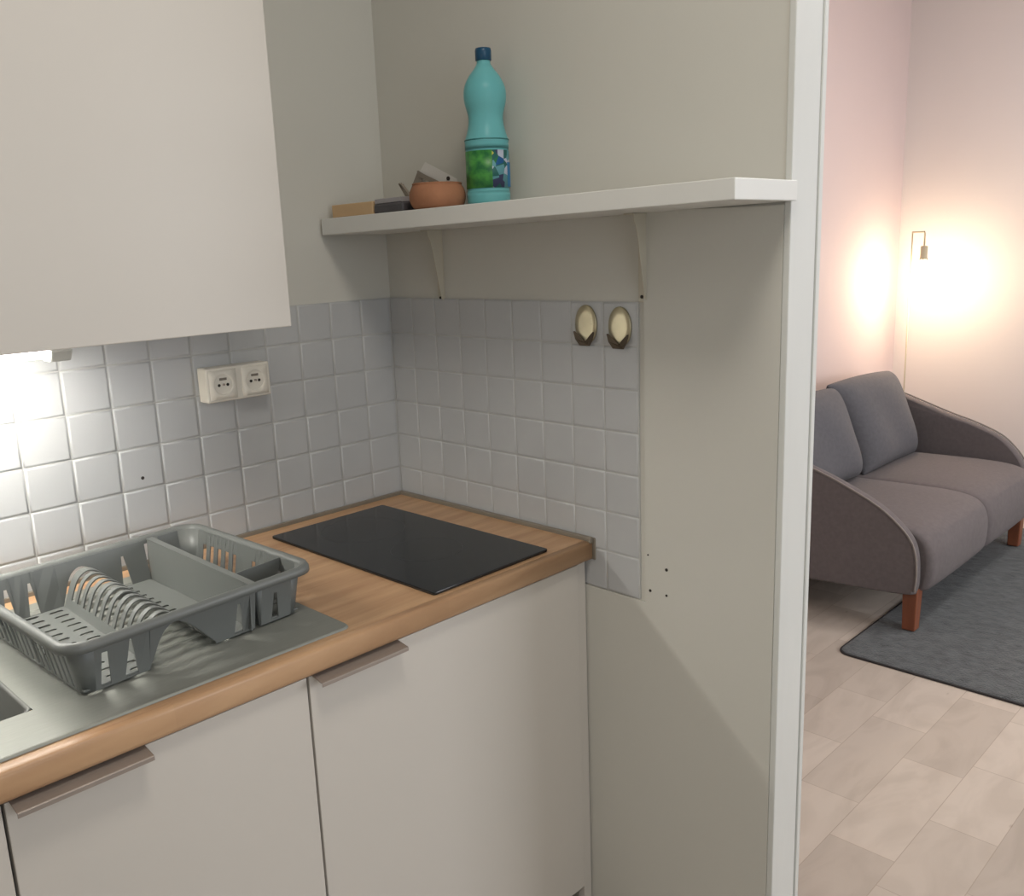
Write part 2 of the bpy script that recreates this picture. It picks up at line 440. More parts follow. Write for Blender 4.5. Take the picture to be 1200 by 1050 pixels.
# flat deck: split as strips around the basin, with drain ridges on the right half
def deck(x0, x1, y0, y1):
    box(bm, x0 + 1.03, x1 + 1.03, y0 + .31, y1 + .31, .0008, .0036)
deck(-1.525, BX0, -.583, -.067); deck(BX1, -.591, -.583, -.067); deck(BX0, BX1, -.583, BY0); deck(BX0, BX1, BY1, -.067)
obj('drainboard', bm, M['steel'], sk)
bm = bmesh.new()
for k in range(8):
    y = -.43 + k * .047
    tube(bm, [L(-.98, y, .9026), L(-.97, y, .9030), L(-.66, y, .9030), L(-.65, y, .9026)], .0020, 8)
obj('drain_ridge', bm, M['steel'], sk)
bm = bmesh.new()
loops = [[L(x, y, .9036) for x, y in rrect(BX0, BX1, BY0, BY1, .01, 4)], [L(x, y, .898) for x, y in rrect(BX0 + .004, BX1 - .004, BY0 + .004, BY1 - .004, .02, 4)],
         [L(x, y, .77) for x, y in rrect(BX0 + .012, BX1 - .012, BY0 + .012, BY1 - .012, .03, 4)], [L(x, y, .75) for x, y in rrect(BX0 + .03, BX1 - .03, BY0 + .03, BY1 - .03, .03, 4)]]
R = loft(bm, loops); bm.faces.new(R[-1])
obj('basin', bm, M['steel_dark'], sk, solid=.001)
bm = bmesh.new(); lathe(bm, [(.04, 0), (.04, .002), (.03, .0035), (.028, .001)], 24, L(-1.25, -.3, .7512)); obj('drain', bm, M['steel'], sk)

# hob
hb = thing('hob', 'black glass electric hob set into the wooden worktop near the corner', 'hob', (-.263, -.328, .9), (0, 0, math.radians(.3)))
bm = bmesh.new(); prism(bm, rrect(-.150, .150, -.262, .262, .006, 4), .0005, .0062)
obj('glass_plate', bm, M['glass_black'], hb, bevel=.0012)
def ring(bm, r, c, z, w=.0007, n=48):
    a = [bm.verts.new((c[0] + (r - w) * math.cos(2 * PI * i / n), c[1] + (r - w) * math.sin(2 * PI * i / n), z)) for i in range(n)]
    b = [bm.verts.new((c[0] + (r + w) * math.cos(2 * PI * i / n), c[1] + (r + w) * math.sin(2 * PI * i / n), z)) for i in range(n)]
    for i in range(n): bm.faces.new([a[i], a[(i + 1) % n], b[(i + 1) % n], b[i]])
for r, c in ((.09, (0, .14)), (.072, (0, -.07))):
    bm = bmesh.new(); ring(bm, r, c, .00635, .0004); obj('cooking_zone', bm, M['glass_print'], hb)

# ------------------------------------------------------------------ base cabinets
def base_cabinet(x0, x1, label, filler=None, hx=None, side=.858):
    t = thing('base_cabinet', label, 'cabinet', ((x0 + x1) / 2, -.3, 0), group=None)
    cx = (x0 + x1) / 2
    bm = bmesh.new()
    X0, X1 = x0 - cx + .0005, x1 - cx - .0005
    box(bm, X0, X0 + .018, -.28, .28, .1, side); box(bm, X1 - .018, X1, -.28, .28, .1, side)
    box(bm, X0 + .018, X1 - .018, -.28, .28, .1, .118); box(bm, X0 + .018, X1 - .018, .27, .28, .118, .72)
    box(bm, X0 + .018, X1 - .018, -.28, -.26, .84, .858)
    obj('carcass', bm, M['carcass'], t)
    bm = bmesh.new(); box(bm, X0, X1, -.24, -.225, .005, .1); obj('plinth', bm, M['carcass'], t)
    bm = bmesh.new(); box(bm, X0 + .001, X1 - .001, -.3, -.2815, .105, .853)
    d = obj('door', bm, M['white_lam'], t, bevel=.0012)
    if hx is None: hx = X0 + .006
    # folded edge pull: flat lip lying over the door's top edge, front nose turned down
    bm = bmesh.new()
    prof = [(-.2815, .8545), (-.302, .8545), (-.328, .8500), (-.3295, .849), (-.3295, .843), (-.328, .843), (-.328, .8485), (-.302, .853), (-.2815, .853)]
    A = [bm.verts.new((hx, y, z)) for y, z in prof]; B = [bm.verts.new((hx + .170, y, z)) for y, z in prof]
    bm.faces.new(A); bm.faces.new(B)
    for i in range(len(prof)):
        bm.faces.new([A[i], A[(i + 1) % len(prof)], B[(i + 1) % len(prof)], B[i]])
    h = obj('handle', bm, M['handle'], d, bevel=.0005); h['label'] = 'aluminium edge pull'
    if filler:
        bm = bmesh.new(); box(bm, filler[0] - cx, filler[1] - cx, -.296, -.278, .0, .858)
        obj('filler_strip', bm, M['white_lam'], t, bevel=.001)
    return t
base_cabinet(-.6815, -.034, 'wide white base cabinet below the black hob, next to the side wall', filler=(-.033, -.009))
base_cabinet(-1.1165, -.6825, 'narrower white base cabinet below the dish rack', side=.74)
base_cabinet(-1.5515, -1.1175, 'white base cabinet at the left edge of the photo, only its door corner showing', side=.74)

# ------------------------------------------------------------------ wall cabinet + light
wc = thing('wall_cabinet', 'large white wall cabinet hanging above the tiles and dish rack', 'cabinet', (-.79, 0, 1.366))
CX0, CX1 = -1.400, -.479
bm = bmesh.new()
x0, x1 = CX0 + .79 + .001, CX1 + .79 - .001
box(bm, x0, x0 + .018, -.30, 0, .0, .75); box(bm, x1 - .018, x1, -.30, 0, 0, .75)
box(bm, x0 + .018, x1 - .018, -.30, 0, 0.004, .022); box(bm, x0 + .018, x1 - .018, -.30, 0, .732, .75); box(bm, x0 + .018, x1 - .018, -.01, 0, .022, .732)
obj('carcass', bm, M['white_lam'], wc)
bm = bmesh.new(); box(bm, CX0 + .79, CX1 + .79, -.321, -.302, 0, .75)
obj('door', bm, M['white_lam'], wc, bevel=.0015)
# second cabinet further left would start here; out of frame
uc = thing('under_cabinet_light', 'glowing white strip light fixed under the wall cabinet at far left', 'light', (-1.106, -.135, 1.3487))
bm = bmesh.new()
P = [(-.026, .022), (-.026, .006), (-.018, -.014), (.018, -.014), (.026, .006), (.026, .022)]
def extr(bm, P, xa, xb):
    A = [bm.verts.new((xa, y, z)) for y, z in P]; B = [bm.verts.new((xb, y, z)) for y, z in P]
    bm.faces.new(A); bm.faces.new(B)
    for i in range(len(P)): bm.faces.new([A[i], A[(i + 1) % len(P)], B[(i + 1) % len(P)], B[i]])
extr(bm, [(-.024, .0215), (-.024, .012), (.024, .012), (.024, .0215)], -.275, .27)
obj('housing', bm, M['lamp_plastic'], uc)
for a, b in ((.27, .305), (-.3, -.275)):
    bm = bmesh.new(); extr(bm, [(-.028, .0216), (-.028, .0), (-.018, -.017), (.018, -.017), (.028, 0), (.028, .0216)], a, b)
    obj('end_cap', bm, M['lamp_plastic'], uc, bevel=.004, seg=3)
bm = bmesh.new(); extr(bm, [(-.022, .0118), (-.020, .0), (-.012, -.010), (.012, -.010), (.020, 0), (.022, .0118)], -.274, .2695)
obj('diffuser', bm, M['led'], uc)

# ------------------------------------------------------------------ double socket
so = thing('double_socket', 'cream double wall socket with two round outlets on the tiles', 'socket', (-.438, -.0047, 1.2385))
bm = bmesh.new(); box(bm, -.072, .072, -.036, 0, -.035, .035)
obj('housing', bm, M['plastic_white'], so, bevel=.003, seg=3)
for k, cx in enumerate((-.036, .036)):
    bm = bmesh.new()
    # square cover with circular well: ring of quads between square and circle
    n = 32; sq = []; ci = []
    for i in range(n):
        a = 2 * PI * i / n; c, s = math.cos(a), math.sin(a); m_ = max(abs(c), abs(s))
        sq.append((cx + .030 * c / m_, .030 * s / m_)); ci.append((cx + .0205 * c, .0205 * s))
    Ls = [[(x, -.0362, z) for x, z in sq], [(x, -.0385, z) for x, z in [(cx + (p[0] - cx) * .97, p[1] * .97) for p in sq]],
          [(cx + (p[0] - cx) * 1.08, -.0392, p[1] * 1.08) for p in ci], [(x, -.0388, z) for x, z in ci], [(cx + (p[0] - cx) * .96, -.0366, p[1] * .96) for p in ci]]
    R = loft(bm, Ls); bm.faces.new(R[-1])
    f = obj('outlet_cover', bm, M['plastic_white'], so)
    for dx in (-.0095, .0095):
        bm = bmesh.new(); lathe(bm, [(.0031, -.0364), (.0031, -.0372)], 14, (cx + dx, 0, -.001), 'y'); obj('contact_hole', bm, M['hole'], f)
    bm = bmesh.new(); lathe(bm, [(.0022, -.0364), (.0022, -.041), (.0014, -.0425)], 12, (cx, 0, .0), 'y'); obj('earth_pin', bm, M['handle'], f)
    bm = bmesh.new(); box(bm, cx - .008, cx + .008, -.0374, -.0366, .0085, .0135); obj('print_mark', bm, M['seal'], f)

# ------------------------------------------------------------------ adhesive hooks
def hook(y, z, label, ang):
    t = thing('wall_hook', label, 'hook', (-.0046, y, z), group='oval stick-on hooks on the tiles')
    bm = bmesh.new(); n = 40
    Ls = []
    for k, d in ((1, 0), (1, -.003), (.96, -.0042), (.6, -.0048)):
        Ls.append([(d, .0265 * k * math.cos(2 * PI * i / n), .038 * k * math.sin(2 * PI * i / n)) for i in range(n)])
    R = loft(bm, Ls); bm.faces.new(R[-1]); bm.faces.new(R[0])
    obj('plate', bm, M['brass'], t)
    bm = bmesh.new()
    # two-lobed cradle bent forward from the plate's foot: V notch in the middle
    pts = [(-.026, -.013), (-.022, -.0125), (-.010, -.0225), (0, -.0320), (.010, -.0225), (.022, -.0125), (.026, -.013), (.022, -.028), (.013, -.0405), (-.013, -.0405), (-.022, -.028)]
    A = [bm.verts.new((-.0048 + .0 - .0045 * max(0, min(1, abs(yy) / .026)), yy, zz)) for yy, zz in pts]
    B = [bm.verts.new((-.0062 - .0045 * max(0, min(1, abs(yy) / .026)), yy, zz)) for yy, zz in pts]
    bm.faces.new(A); bm.faces.new(B)
    for i in range(len(pts)): bm.faces.new([A[i], A[(i + 1) % len(pts)], B[(i + 1) % len(pts)], B[i]])
    box(bm, -.0062, -.0035, -.012, .012, -.0385, -.0365)
    h = obj('hook', bm, M['brass_dark'], t, bevel=.0008); h['label'] = 'dark metal hook cradle'
hook(-.609, 1.3375, 'oval brass stick-on hook further from the tile edge, with darker plate', 0)
hook(-.691, 1.3355, 'oval brass stick-on hook at the edge of the tiles, with brighter plate', 0)

# ------------------------------------------------------------------ shelf + brackets
TILT = .0112   # the shelf drops slightly towards the corner
def sz(y): return 1.5755 + TILT * (-(y + 1.04)) * 1.0 * -1 if False else 1.5755 - TILT * (y + 1.04)
bm = bmesh.new()
vs = box(bm, -.187, -.001, -1.0385, -.012, 0, .031)
for v in vs: v.co.z += sz(v.co.y) - .031 - (.004 if v.co.z < .01 and v.co.y > -.5 else 0)
sh = obj('shelf', bm, M['shelf'], bevel=.0015)
# put the origin on the shelf
sh.data.transform(Matrix.Translation((0, .525, -1.54))); sh.location = (0, -.525, 1.54)
tag(sh, 'long white wall shelf holding the bottle and clay pot', 'shelf')
def bracket(y, label):
    zt = sz(y) - .0312 - .004 * (y + 1.0385) / 1.0265
    t = thing('shelf_bracket', label, 'bracket', (0, y, zt), group='cream metal brackets under the shelf')
    bm = bmesh.new(); box(bm, -.0022, -.0002, -.011, .011, -.158, 0); box(bm, -.045, -.0022, -.011, .011, -.0022, 0)
    obj('flange', bm, M['bracket'], t, bevel=.0006)
    bm = bmesh.new()
    pts = [(-.002, -.002), (-.042, -.002), (-.041, -.012), (-.034, -.024), (-.028, -.05), (-.019, -.10), (-.009, -.15), (-.002, -.155)]
    A = [bm.verts.new((x, -.0008 - .0085, z)) for x, z in pts]; B = [bm.verts.new((x, .0008 - .0085, z)) for x, z in pts]
    bm.faces.new(A); bm.faces.new(B)
    for i in range(len(pts)): bm.faces.new([A[i], A[(i + 1) % len(pts)], B[(i + 1) % len(pts)], B[i]])
    obj('web', bm, M['bracket'], t)
    for z in (-.03, -.148):
        bm = bmesh.new(); lathe(bm, [(.0032, -.002), (.0032, -.0035), (.002, -.0045)], 12, (0, .003, z), 'x'); obj('screw', bm, M['screw'], t)
bracket(-.187, 'cream metal shelf bracket nearer the room corner, below the clay pot')
bracket(-.742, 'cream metal shelf bracket at the tile edge, above the two hooks')

# ------------------------------------------------------------------ things on the shelf
by, bx_ = -.412, -.062
bz = sz(by) + .0006
bt = thing('water_bottle', 'large translucent teal plastic bottle with blue cap standing on shelf', 'bottle', (bx_, by, bz))
prof = catmull([(.012, .004), (.03, .0), (.039, .003), (.0425, .011), (.0425, .028), (.0418, .031), (.0418, .105), (.0425, .108), (.0432, .124), (.0425, .127),
        (.0385, .138), (.0350, .152), (.0338, .163), (.0342, .172), (.0365, .182), (.0400, .194), (.0414, .206), (.0408, .217), (.0375, .229), (.0300, .243), (.0205, .255), (.0145, .2635), (.0132, .268), (.0132, .276)], 2)
bm = bmesh.new(); lathe(bm, prof, 48); obj('body', bm, M['bottle'], bt)
bm = bmesh.new(); lathe(bm, [(.0436, .1238), (.0441, .1250), (.0436, .1262)], 48); obj('ridge', bm, M['ridge'], bt)
bm = bmesh.new(); lathe(bm, [(.0142, .271), (.0155, .272), (.0158, .289), (.0147, .2935), (.008, .2945)], 28); obj('cap', bm, M['teal_cap'], bt)
bm = bmesh.new(); n = 64
uv = bm.loops.layers.uv.new('uv')
A = [bm.verts.new((.0427 * math.cos(2 * PI * i / n), .0427 * math.sin(2 * PI * i / n), .034)) for i in range(n + 1)]
B = [bm.verts.new((.0427 * math.cos(2 * PI * i / n), .0427 * math.sin(2 * PI * i / n), .104)) for i in range(n + 1)]
for i in range(n):
    f = bm.faces.new([A[i], A[i + 1], B[i + 1], B[i]]); f.smooth = True
    for lp, (u, v_) in zip(f.loops, ((i / n, 0), ((i + 1) / n, 0), ((i + 1) / n, 1), (i / n, 1))): lp[uv].uv = (u, v_)
lb = obj('bottle_label', bm, M['label'], bt, solid=.0004)
lb['label'] = 'green label with colourful picture'
bm = bmesh.new()
fl = [(math.radians(-72), .0432), (math.radians(-64), .0436), (math.radians(-56), .0444), (math.radians(-48), .0432)]
A = [bm.verts.new((r * math.cos(a), r * math.sin(a), .036)) for a, r in fl]; B = [bm.verts.new((r * math.cos(a), r * math.sin(a), .082)) for a, r in fl]
for i in range(3): bm.faces.new([A[i], A[i + 1], B[i + 1], B[i]])
obj('label_flap', bm, mat('flap_blue', rgb(46, 120, 168), .4), bt, solid=.0005)

# wooden block
wy = -.098
bm = bmesh.new(); vs = box(bm, -.021, .021, -.068, .068, 0, .027)
wb = obj('wooden_block', bm, M['wood_block'], bevel=.002); wb.location = (-.141, wy + .006, sz(wy) + .001); wb.rotation_euler = (-TILT * 1.0, 0, math.radians(3))
tag(wb, 'flat light wooden block at corner end of the shelf', 'block')
# packet
pk = thing('foil_packet', 'small dark grey packet with pale band between wooden block and clay pot', 'packet', (-.125, -.213, sz(-.213) + .0008), (-TILT, 0, math.radians(-1)))
bm = bmesh.new(); box(bm, -.035, .03, -.050, .047, 0, .020); obj('pack', bm, M['packet'], pk, bevel=.004)
bm = bmesh.new(); box(bm, -.032, .030, -.045, .046, .0202, .030); obj('lid_band', bm, M['packet_light'], pk, bevel=.001)
# pot
pt = thing('clay_pot', 'small rounded terracotta pot with cards tucked in, on the shelf', 'pot', (-.122, -.327, sz(-.33) + .0012))
bm = bmesh.new()
lathe(bm, catmull([(.040, .0), (.049, .003), (.0550, .014), (.0565, .026), (.0535, .038), (.0490, .0455), (.0500, .049), (.0480, .0500), (.0455, .048), (.050, .040), (.053, .026), (.050, .012), (.02, .007)], 3), 40)
obj('body', bm, M['terracotta'], pt)
# folded card in the pot
cd = thing('folded_card', 'folded pale paper card standing behind the clay pot', 'card', (-.045, -.20, sz(-.20) + .001))
CZ = sz(-.20) + .001
def quad_sheet(bm, pts, th=.0008):
    pts = [Vector(p) for p in pts]; nrm = (pts[1] - pts[0]).cross(pts[2] - pts[0]).normalized() * th
    A = [bm.verts.new(p) for p in pts]; B = [bm.verts.new(p + nrm) for p in pts]
    bm.faces.new(A); bm.faces.new(B)
    for i in range(len(pts)): bm.faces.new([A[i], A[(i + 1) % len(pts)], B[(i + 1) % len(pts)], B[i]])
def cp(x, y, z): return (x + .045, y + .20, z - CZ)
bm = bmesh.new(); quad_sheet(bm, [cp(-.048, -.118, CZ), cp(-.048, -.184, 1.657), cp(-.048, -.202, 1.648), cp(-.048, -.160, CZ)])
obj('front_panel', bm, M['card_dark'], cd)
bm = bmesh.new(); quad_sheet(bm, [cp(-.0495, -.182, 1.656), cp(-.0495, -.250, 1.630), cp(-.0495, -.248, 1.620), cp(-.0495, -.186, 1.644)], .0012)
obj('fold_edge', bm, M['card_dark'], cd)
bm = bmesh.new(); quad_sheet(bm, [cp(-.044, -.204, 1.672), cp(-.044, -.300, 1.631), cp(-.040, -.300, CZ), cp(-.040, -.190, CZ), cp(-.043, -.184, 1.655)], .0008)
obj('back_panel', bm, M['card'], cd)
bm = bmesh.new(); lathe(bm, [(.0042, -.0022), (.0042, .001)], 14, cp(-.044, -.276, 1.6335), 'x'); obj('punch_hole', bm, M['hole'], cd)
# clothes peg leaning between packet and pot
pg = thing('clothes_peg', 'tiny grey-brown clothes peg propped against the clay pot', 'peg', (-.115, -.228, sz(-.25) + .030), (0, 0, 0))
for s_ in (1, -1):
    bm = bmesh.new(); quad_sheet(bm, [(-.004, .024 + s_ * .002, .028 + s_ * .001), (-.004, .020 + s_ * .002, .0305 + s_ * .001), (-.004, -.006 + s_ * .0045, .002), (-.004, -.001 + s_ * .0045, .0005)], .007)
    obj('prong', bm, M['card_dark'], pg)

# ------------------------------------------------------------------ dish rack
RK = thing('dish_rack', 'grey plastic dish rack with arched plate ribs on the steel drainboard', 'dish rack', (-.799, -.315, .9074), (0, 0, math.radians(2.0)))
HW, HD = .195, .187          # half size at rim opening
def rim_pts(dx, dy, r, n=6): return rrect(-HW - dx, HW + dx, -HD - dy, HD + dy, r, n)
bm = bmesh.new()
Z = .0
loft(bm, [[(x, y, z) for x, y in rim_pts(d, d, r)] for d, r, z in ((.0, .030, .070), (.0, .030, .0775), (.003, .032, .0825), (.008, .034, .0845), (.012, .036, .083), (.0145, .037, .078), (.0148, .037, .070), (.0128, .036, .070), (.0125, .036, .076), (.008, .034, .0805), (.004, .032, .078), (.0025, .031, .070))])
obj('rim', bm, M['plastic_grey'], RK)

def wall_panel(bm, A, B, inward, z0, z1, slots, bottom=None, n_extra=()):
    """vertical panel from A to B (x,y at top), leaning inwards by `inward` (vector) at the bottom.
    slots: (s_centre, w_bottom, w_top, zlo, zhi); bottom: function s -> lower z limit (for the notch)"""
    A = Vector(A); B = Vector(B); Lg = (B - A).length; d = (B - A) / Lg; iv = Vector(inward)
    def P(s, z):
        t = (z1 - z) / (z1 - z0)
        q = A + d * s + iv * t
        return bm.verts.new((q.x, q.y, z))
    def quad(p): bm.faces.new([P(*q) for q in p])
    brk = {0.0, Lg}
    for c, w0, w1, a, b in slots: brk |= {c - w0 / 2, c + w0 / 2, c - w1 / 2, c + w1 / 2}
    brk |= set(n_extra)
    br = sorted(brk)
    for s0, s1 in zip(br, br[1:]):
        if s1 - s0 < 1e-6: continue
        mid = (s0 + s1) / 2
        bl, brr = (bottom(s0 + 1e-6), bottom(s1 - 1e-6)) if bottom else (z0, z0)
        hit = None
        for c, w0, w1, a, b in slots:
            if abs(mid - c) < w0 / 2: hit = (c, w0, w1, a, b)
        if not hit: quad([(s0, bl), (s1, brr), (s1, z1), (s0, z1)]); continue
        c, w0, w1, a, b = hit
        def top(s):
            e = abs(s - c)
            if e <= w1 / 2 + 1e-7: return b
            return a + (b - a) * (w0 / 2 - e) / (w0 / 2 - w1 / 2)
        if a > z0 + 1e-6: quad([(s0, z0), (s1, z0), (s1, a), (s0, a)])
        quad([(s0, top(s0)), (s1, top(s1)), (s1, z1), (s0, z1)])

PT = .0022
INS = .014                       # inward lean of the walls from rim to foot
ZT = .0775
def askew(y): return .010 * (1 + y / HD)
# arch profile (x,z) in rack coordinates, the peak left of centre
ARCH = catmull([(-.084, .003), (-.077, .020), (-.069, .040), (-.060, .055), (-.045, .0635), (-.028, .058), (-.010, .042), (.008, .022), (.025, .003)], 3)
def arch_z(x):
    for (x0, z0), (x1, z1) in zip(ARCH, ARCH[1:]):
        if x0 <= x <= x1: return z0 + (z1 - z0) * (x - x0) / (x1 - x0)
    return 0.0
XD = .100                        # divider between plate area and cutlery tray
r = .030
# --- plate basin shell: front, back, left walls
bm = bmesh.new()
xa, xb = -HW + r, XD
off = xa
notch = [x - xa for x, z in ARCH]
bot = lambda s: arch_z(s + xa)
front_slots = [(-.128 - xa, .020, .005, .004, .058), (.058 - xa, .016, .006, .004, .052), (-.103 - xa + .0, .019, .005, .004, .058)]
front_slots = [(-.150 - xa, .015, .009, .003, .056), (-.112 - xa, .020, .003, .003, .062), (.066 - xa, .016, .005, .003, .054)]
wall_panel(bm, (xa, -HD), (xb - .004, -HD), (0, INS), 0, ZT, front_slots, bot, notch)
back_slots = [(-.150 - xa, .018, .005, .006, .060), (-.112 - xa, .018, .005, .006, .060), (.052 - xa, .018, .005, .006, .060)]
wall_panel(bm, (xa, HD), (xb - .004, HD), (0, -INS), 0, ZT, back_slots, lambda s: arch_z(s + xa - .018), [q + .018 for q in notch])
left_slots = [(.012 + k * .0202, .0085, .0085, .004, .056) for k in range(16)]
wall_panel(bm, (-HW, -HD + r), (-HW, HD - r), (INS, 0), 0, ZT, left_slots)
for sx, sy in ((-1, -1), (-1, 1)):
    prev = None
    for i in range(7):
        a = PI / 2 * i / 6
        cx, cy = sx * (HW - r), sy * (HD - r)
        t = Vector((cx + sx * r * math.sin(a), cy + sy * r * math.cos(a), ZT))
        b = Vector((t.x - sx * INS * math.sin(a), t.y - sy * INS * math.cos(a), 0))
        if prev:
            f = bm.faces.new([bm.verts.new(v) for v in (prev[1], b, t, prev[0])]); f.smooth = True
        prev = (t, b)
bmesh.ops.remove_doubles(bm, verts=bm.verts, dist=.0004)
obj('plate_basket', bm, M['plastic_grey'], RK, solid=PT)
# --- perforated floors left and right of the arch
def perf_floor(name, x0, x1, y0, y1, z, cols_, rows_, hw, hh, parent, fx=None):
    bm = bmesh.new(); px = (x1 - x0) / cols_; py = (y1 - y0) / rows_
    for i in range(cols_):
        for j in range(rows_):
            cx = x0 + (i + .5) * px; cy = y0 + (j + .5) * py + (py * .25 if i % 2 else -py * .25) * .5
            # hole as hexagon inside the cell
            hexa = [(cx - hw, cy), (cx - hw * .7, cy - hh), (cx + hw * .7, cy - hh), (cx + hw, cy), (cx + hw * .7, cy + hh), (cx - hw * .7, cy + hh)]
            cell = [(x0 + i * px, cy), (x0 + i * px, y0 + j * py), (x0 + (i + 1) * px, y0 + j * py), (x0 + (i + 1) * px, cy), (x0 + (i + 1) * px, y0 + (j + 1) * py), (x0 + i * px, y0 + (j + 1) * py)]
            H = [bm.verts.new((x, y, z)) for x, y in hexa]; Cc = [bm.verts.new((x, y, z)) for x, y in cell]
            for k in range(6): bm.faces.new([H[k], H[(k + 1) % 6], Cc[(k + 1) % 6], Cc[k]])
    if fx:
        for v in bm.verts: v.co.x = fx(v.co.x, v.co.y)
    return obj(name, bm, M['plastic_grey'], parent, solid=PT, soff=1)
fl_y0, fl_y1 = -HD + INS, HD - INS
perf_floor('basket_floor', -HW + INS, -.084, fl_y0, fl_y1, .0035, 3, 13, .0105, .0042, RK, lambda x, y: x + askew(y) * (x + HW - INS) / (HW - INS - .084))
perf_floor('basket_floor', .025, .055, fl_y0, fl_y1, .0035, 1, 13, .0095, .0040, RK, lambda x, y: x + askew(y) * (.055 - x) / .030)
bm = bmesh.new(); box(bm, .055, XD - .006, fl_y0, fl_y1, .0035, .0057); obj('basket_floor', bm, M['plastic_grey'], RK)
# --- the arch with its plate ribs
bm = bmesh.new()
nr = 12; y0, y1 = fl_y0 + .002, fl_y1 - .002
pitch = (y1 - y0 - .03) / nr
iA, iB = 3, len(ARCH) - 4
def strip(ya, yb, i0, i1):
    for i in range(i0, i1):
        (xa_, za), (xb_, zb) = ARCH[i], ARCH[i + 1]
        f = bm.faces.new([bm.verts.new(v) for v in ((xa_ + askew(ya), ya, za), (xb_ + askew(ya), ya, zb), (xb_ + askew(yb), yb, zb), (xa_ + askew(yb), yb, za))])
N = len(ARCH) - 1
yc = y0
strip(yc, yc + .020, 0, N); yc += .020
for k in range(nr):
    sl = pitch * .56
    strip(yc, yc + sl, 0, iA); strip(yc, yc + sl, iB, N)
    strip(yc + sl, yc + pitch, 0, N)
    yc += pitch
strip(yc, y1, 0, N)
bmesh.ops.remove_doubles(bm, verts=bm.verts, dist=.0002)
obj('plate_ribs', bm, M['plastic_grey'], RK, solid=.0022)
# --- divider (long) of the cutlery tray
bm = bmesh.new()
DK = .008
wall_panel(bm, (XD - .004 - DK, -HD + .002), (XD - .004 + DK, HD - .002), (-.004, 0), .003, .078, [])
for v in box(bm, XD - .005, XD + .006, -HD + .002, HD - .002, .0768, .0790): v.co.x += DK * (1 if v.co.y > 0 else -1)
obj('divider', bm, M['plastic_grey'], RK, solid=PT)
# --- cutlery tray
bm = bmesh.new()
ta, tb = XD + .004, HW - r
for sgn in (-1, 1):
    wall_panel(bm, (ta + .012 + sgn * DK, sgn * HD), (tb, sgn * HD), (0, -sgn * INS), 0, ZT, [((tb - ta) / 2 - .004, .014, .006, .004, .05)])
rs = [(.045 + k * .026, .012, .012, .010, .055) for k in range(4)] + [(.185 + k * .026, .012, .012, .010, .055) for k in range(5)]
wall_panel(bm, (HW, -HD + r), (HW, HD - r), (-INS, 0), 0, ZT, rs)
for sx, sy, cxx, rr, ins in ((1, -1, HW - r, r, INS), (1, 1, HW - r, r, INS), (-1, -1, ta + .012 - DK, .012, .010), (-1, 1, ta + .012 + DK, .012, .010)):
    prev = None
    for i in range(7):
        a = PI / 2 * i / 6
        cy = sy * (HD - rr) if sx > 0 else sy * (HD - rr)
        t = Vector((cxx + sx * rr * math.sin(a), cy + sy * rr * math.cos(a), ZT))
        b = Vector((t.x - sx * ins * math.sin(a) * (1 if sx > 0 else -1 * -1), t.y - sy * (INS) * math.cos(a) - sy * 0, 0))
        if prev:
            f = bm.faces.new([bm.verts.new(v) for v in (prev[1], b, t, prev[0])]); f.smooth = True
        prev = (t, b)
wall_panel(bm, (ta - DK, -HD + .012), (ta + DK, HD - .012), (.010, 0), 0, ZT, [])
bmesh.ops.remove_doubles(bm, verts=bm.verts, dist=.0004)
obj('cutlery_tray', bm, M['plastic_grey'], RK, solid=PT)
perf_floor('tray_floor', ta + .010, HW - INS, fl_y0, fl_y1, .0035, 2, 12, .0095, .0035, RK)
bm = bmesh.new(); wall_panel(bm, (ta + .002, -.118), (HW - .002, -.112), (0, .003), .004, .078, [])
obj('cross_divider', bm, M['plastic_grey'], RK, solid=PT)

# the basket is slightly racked out of square
bpy.context.view_layer.update()
for ch in list(COL.objects):
    if ch.parent is RK:
        for v in ch.data.vertices: v.co.y += .042 * v.co.x

# ------------------------------------------------------------------ living room: sofa
SX = 2.60
sf = thing('sofa', 'grey fabric two-seater sofa with sloping curved arms on wooden legs', 'sofa', (SX, -.15, 0))
def arm(side):
    lift = .042 if side > 0 else 0
    P = [(.235, .16), (.245, .40), (.245, .60), (.225, .69), (.17, .705), (.04, .672), (-.17, .605), (-.30, .552), (-.42, .490), (-.49, .435), (-.535, .385), (-.558, .33), (-.566, .25), (-.562, .185), (-.53, .165), (-.30, .155), (0, .15)]
    P = [(y, z + (lift * max(0, 1 - abs(y + .46) / .30) if z > .3 else 0)) for y, z in P]
    Q = catmull(P, 4, True)
    def xo(y): return .685 + .07 * max(0, min(1, (y + .56) / .75))
    bm = bmesh.new(); T = .052
    cy, cz = -.1, .38
    loops = []
    for off_, dep in ((.012, 0), (.003, .006), (0, .016), (0, T - .016), (.003, T - .006), (.012, T)):
        lp = []
        for y, z in Q:
            vy, vz = cy - y, cz - z; l = math.hypot(vy, vz)
            lp.append((side * (xo(y) - dep), y + .15 + vy / l * off_, z + vz / l * off_))
        loops.append(lp)
    R = loft(bm, loops)
    # caps as fans
    for ringv, dep in ((R[0], 0), (R[-1], T)):
        f = bm.faces.new(ringv)
    bmesh.ops.triangulate(bm, faces=[f for f in bm.faces if len(f.verts) > 4])
    a = obj('arm', bm, M['fabric'], sf)
    bm = bmesh.new()
    pts = [(side * (xo(y) - .001), y + .15, z + .001) for y, z in catmull(P[2:14], 5)]
    tube(bm, pts, .0038, 8); obj('piping', bm, M['piping'], a)
    return a
arm(1); arm(-1)
bm = bmesh.new(); box(bm, -.70, .70, .275, .39, .16, .70); obj('backrest', bm, M['fabric'], sf, bevel=.035, seg=4)
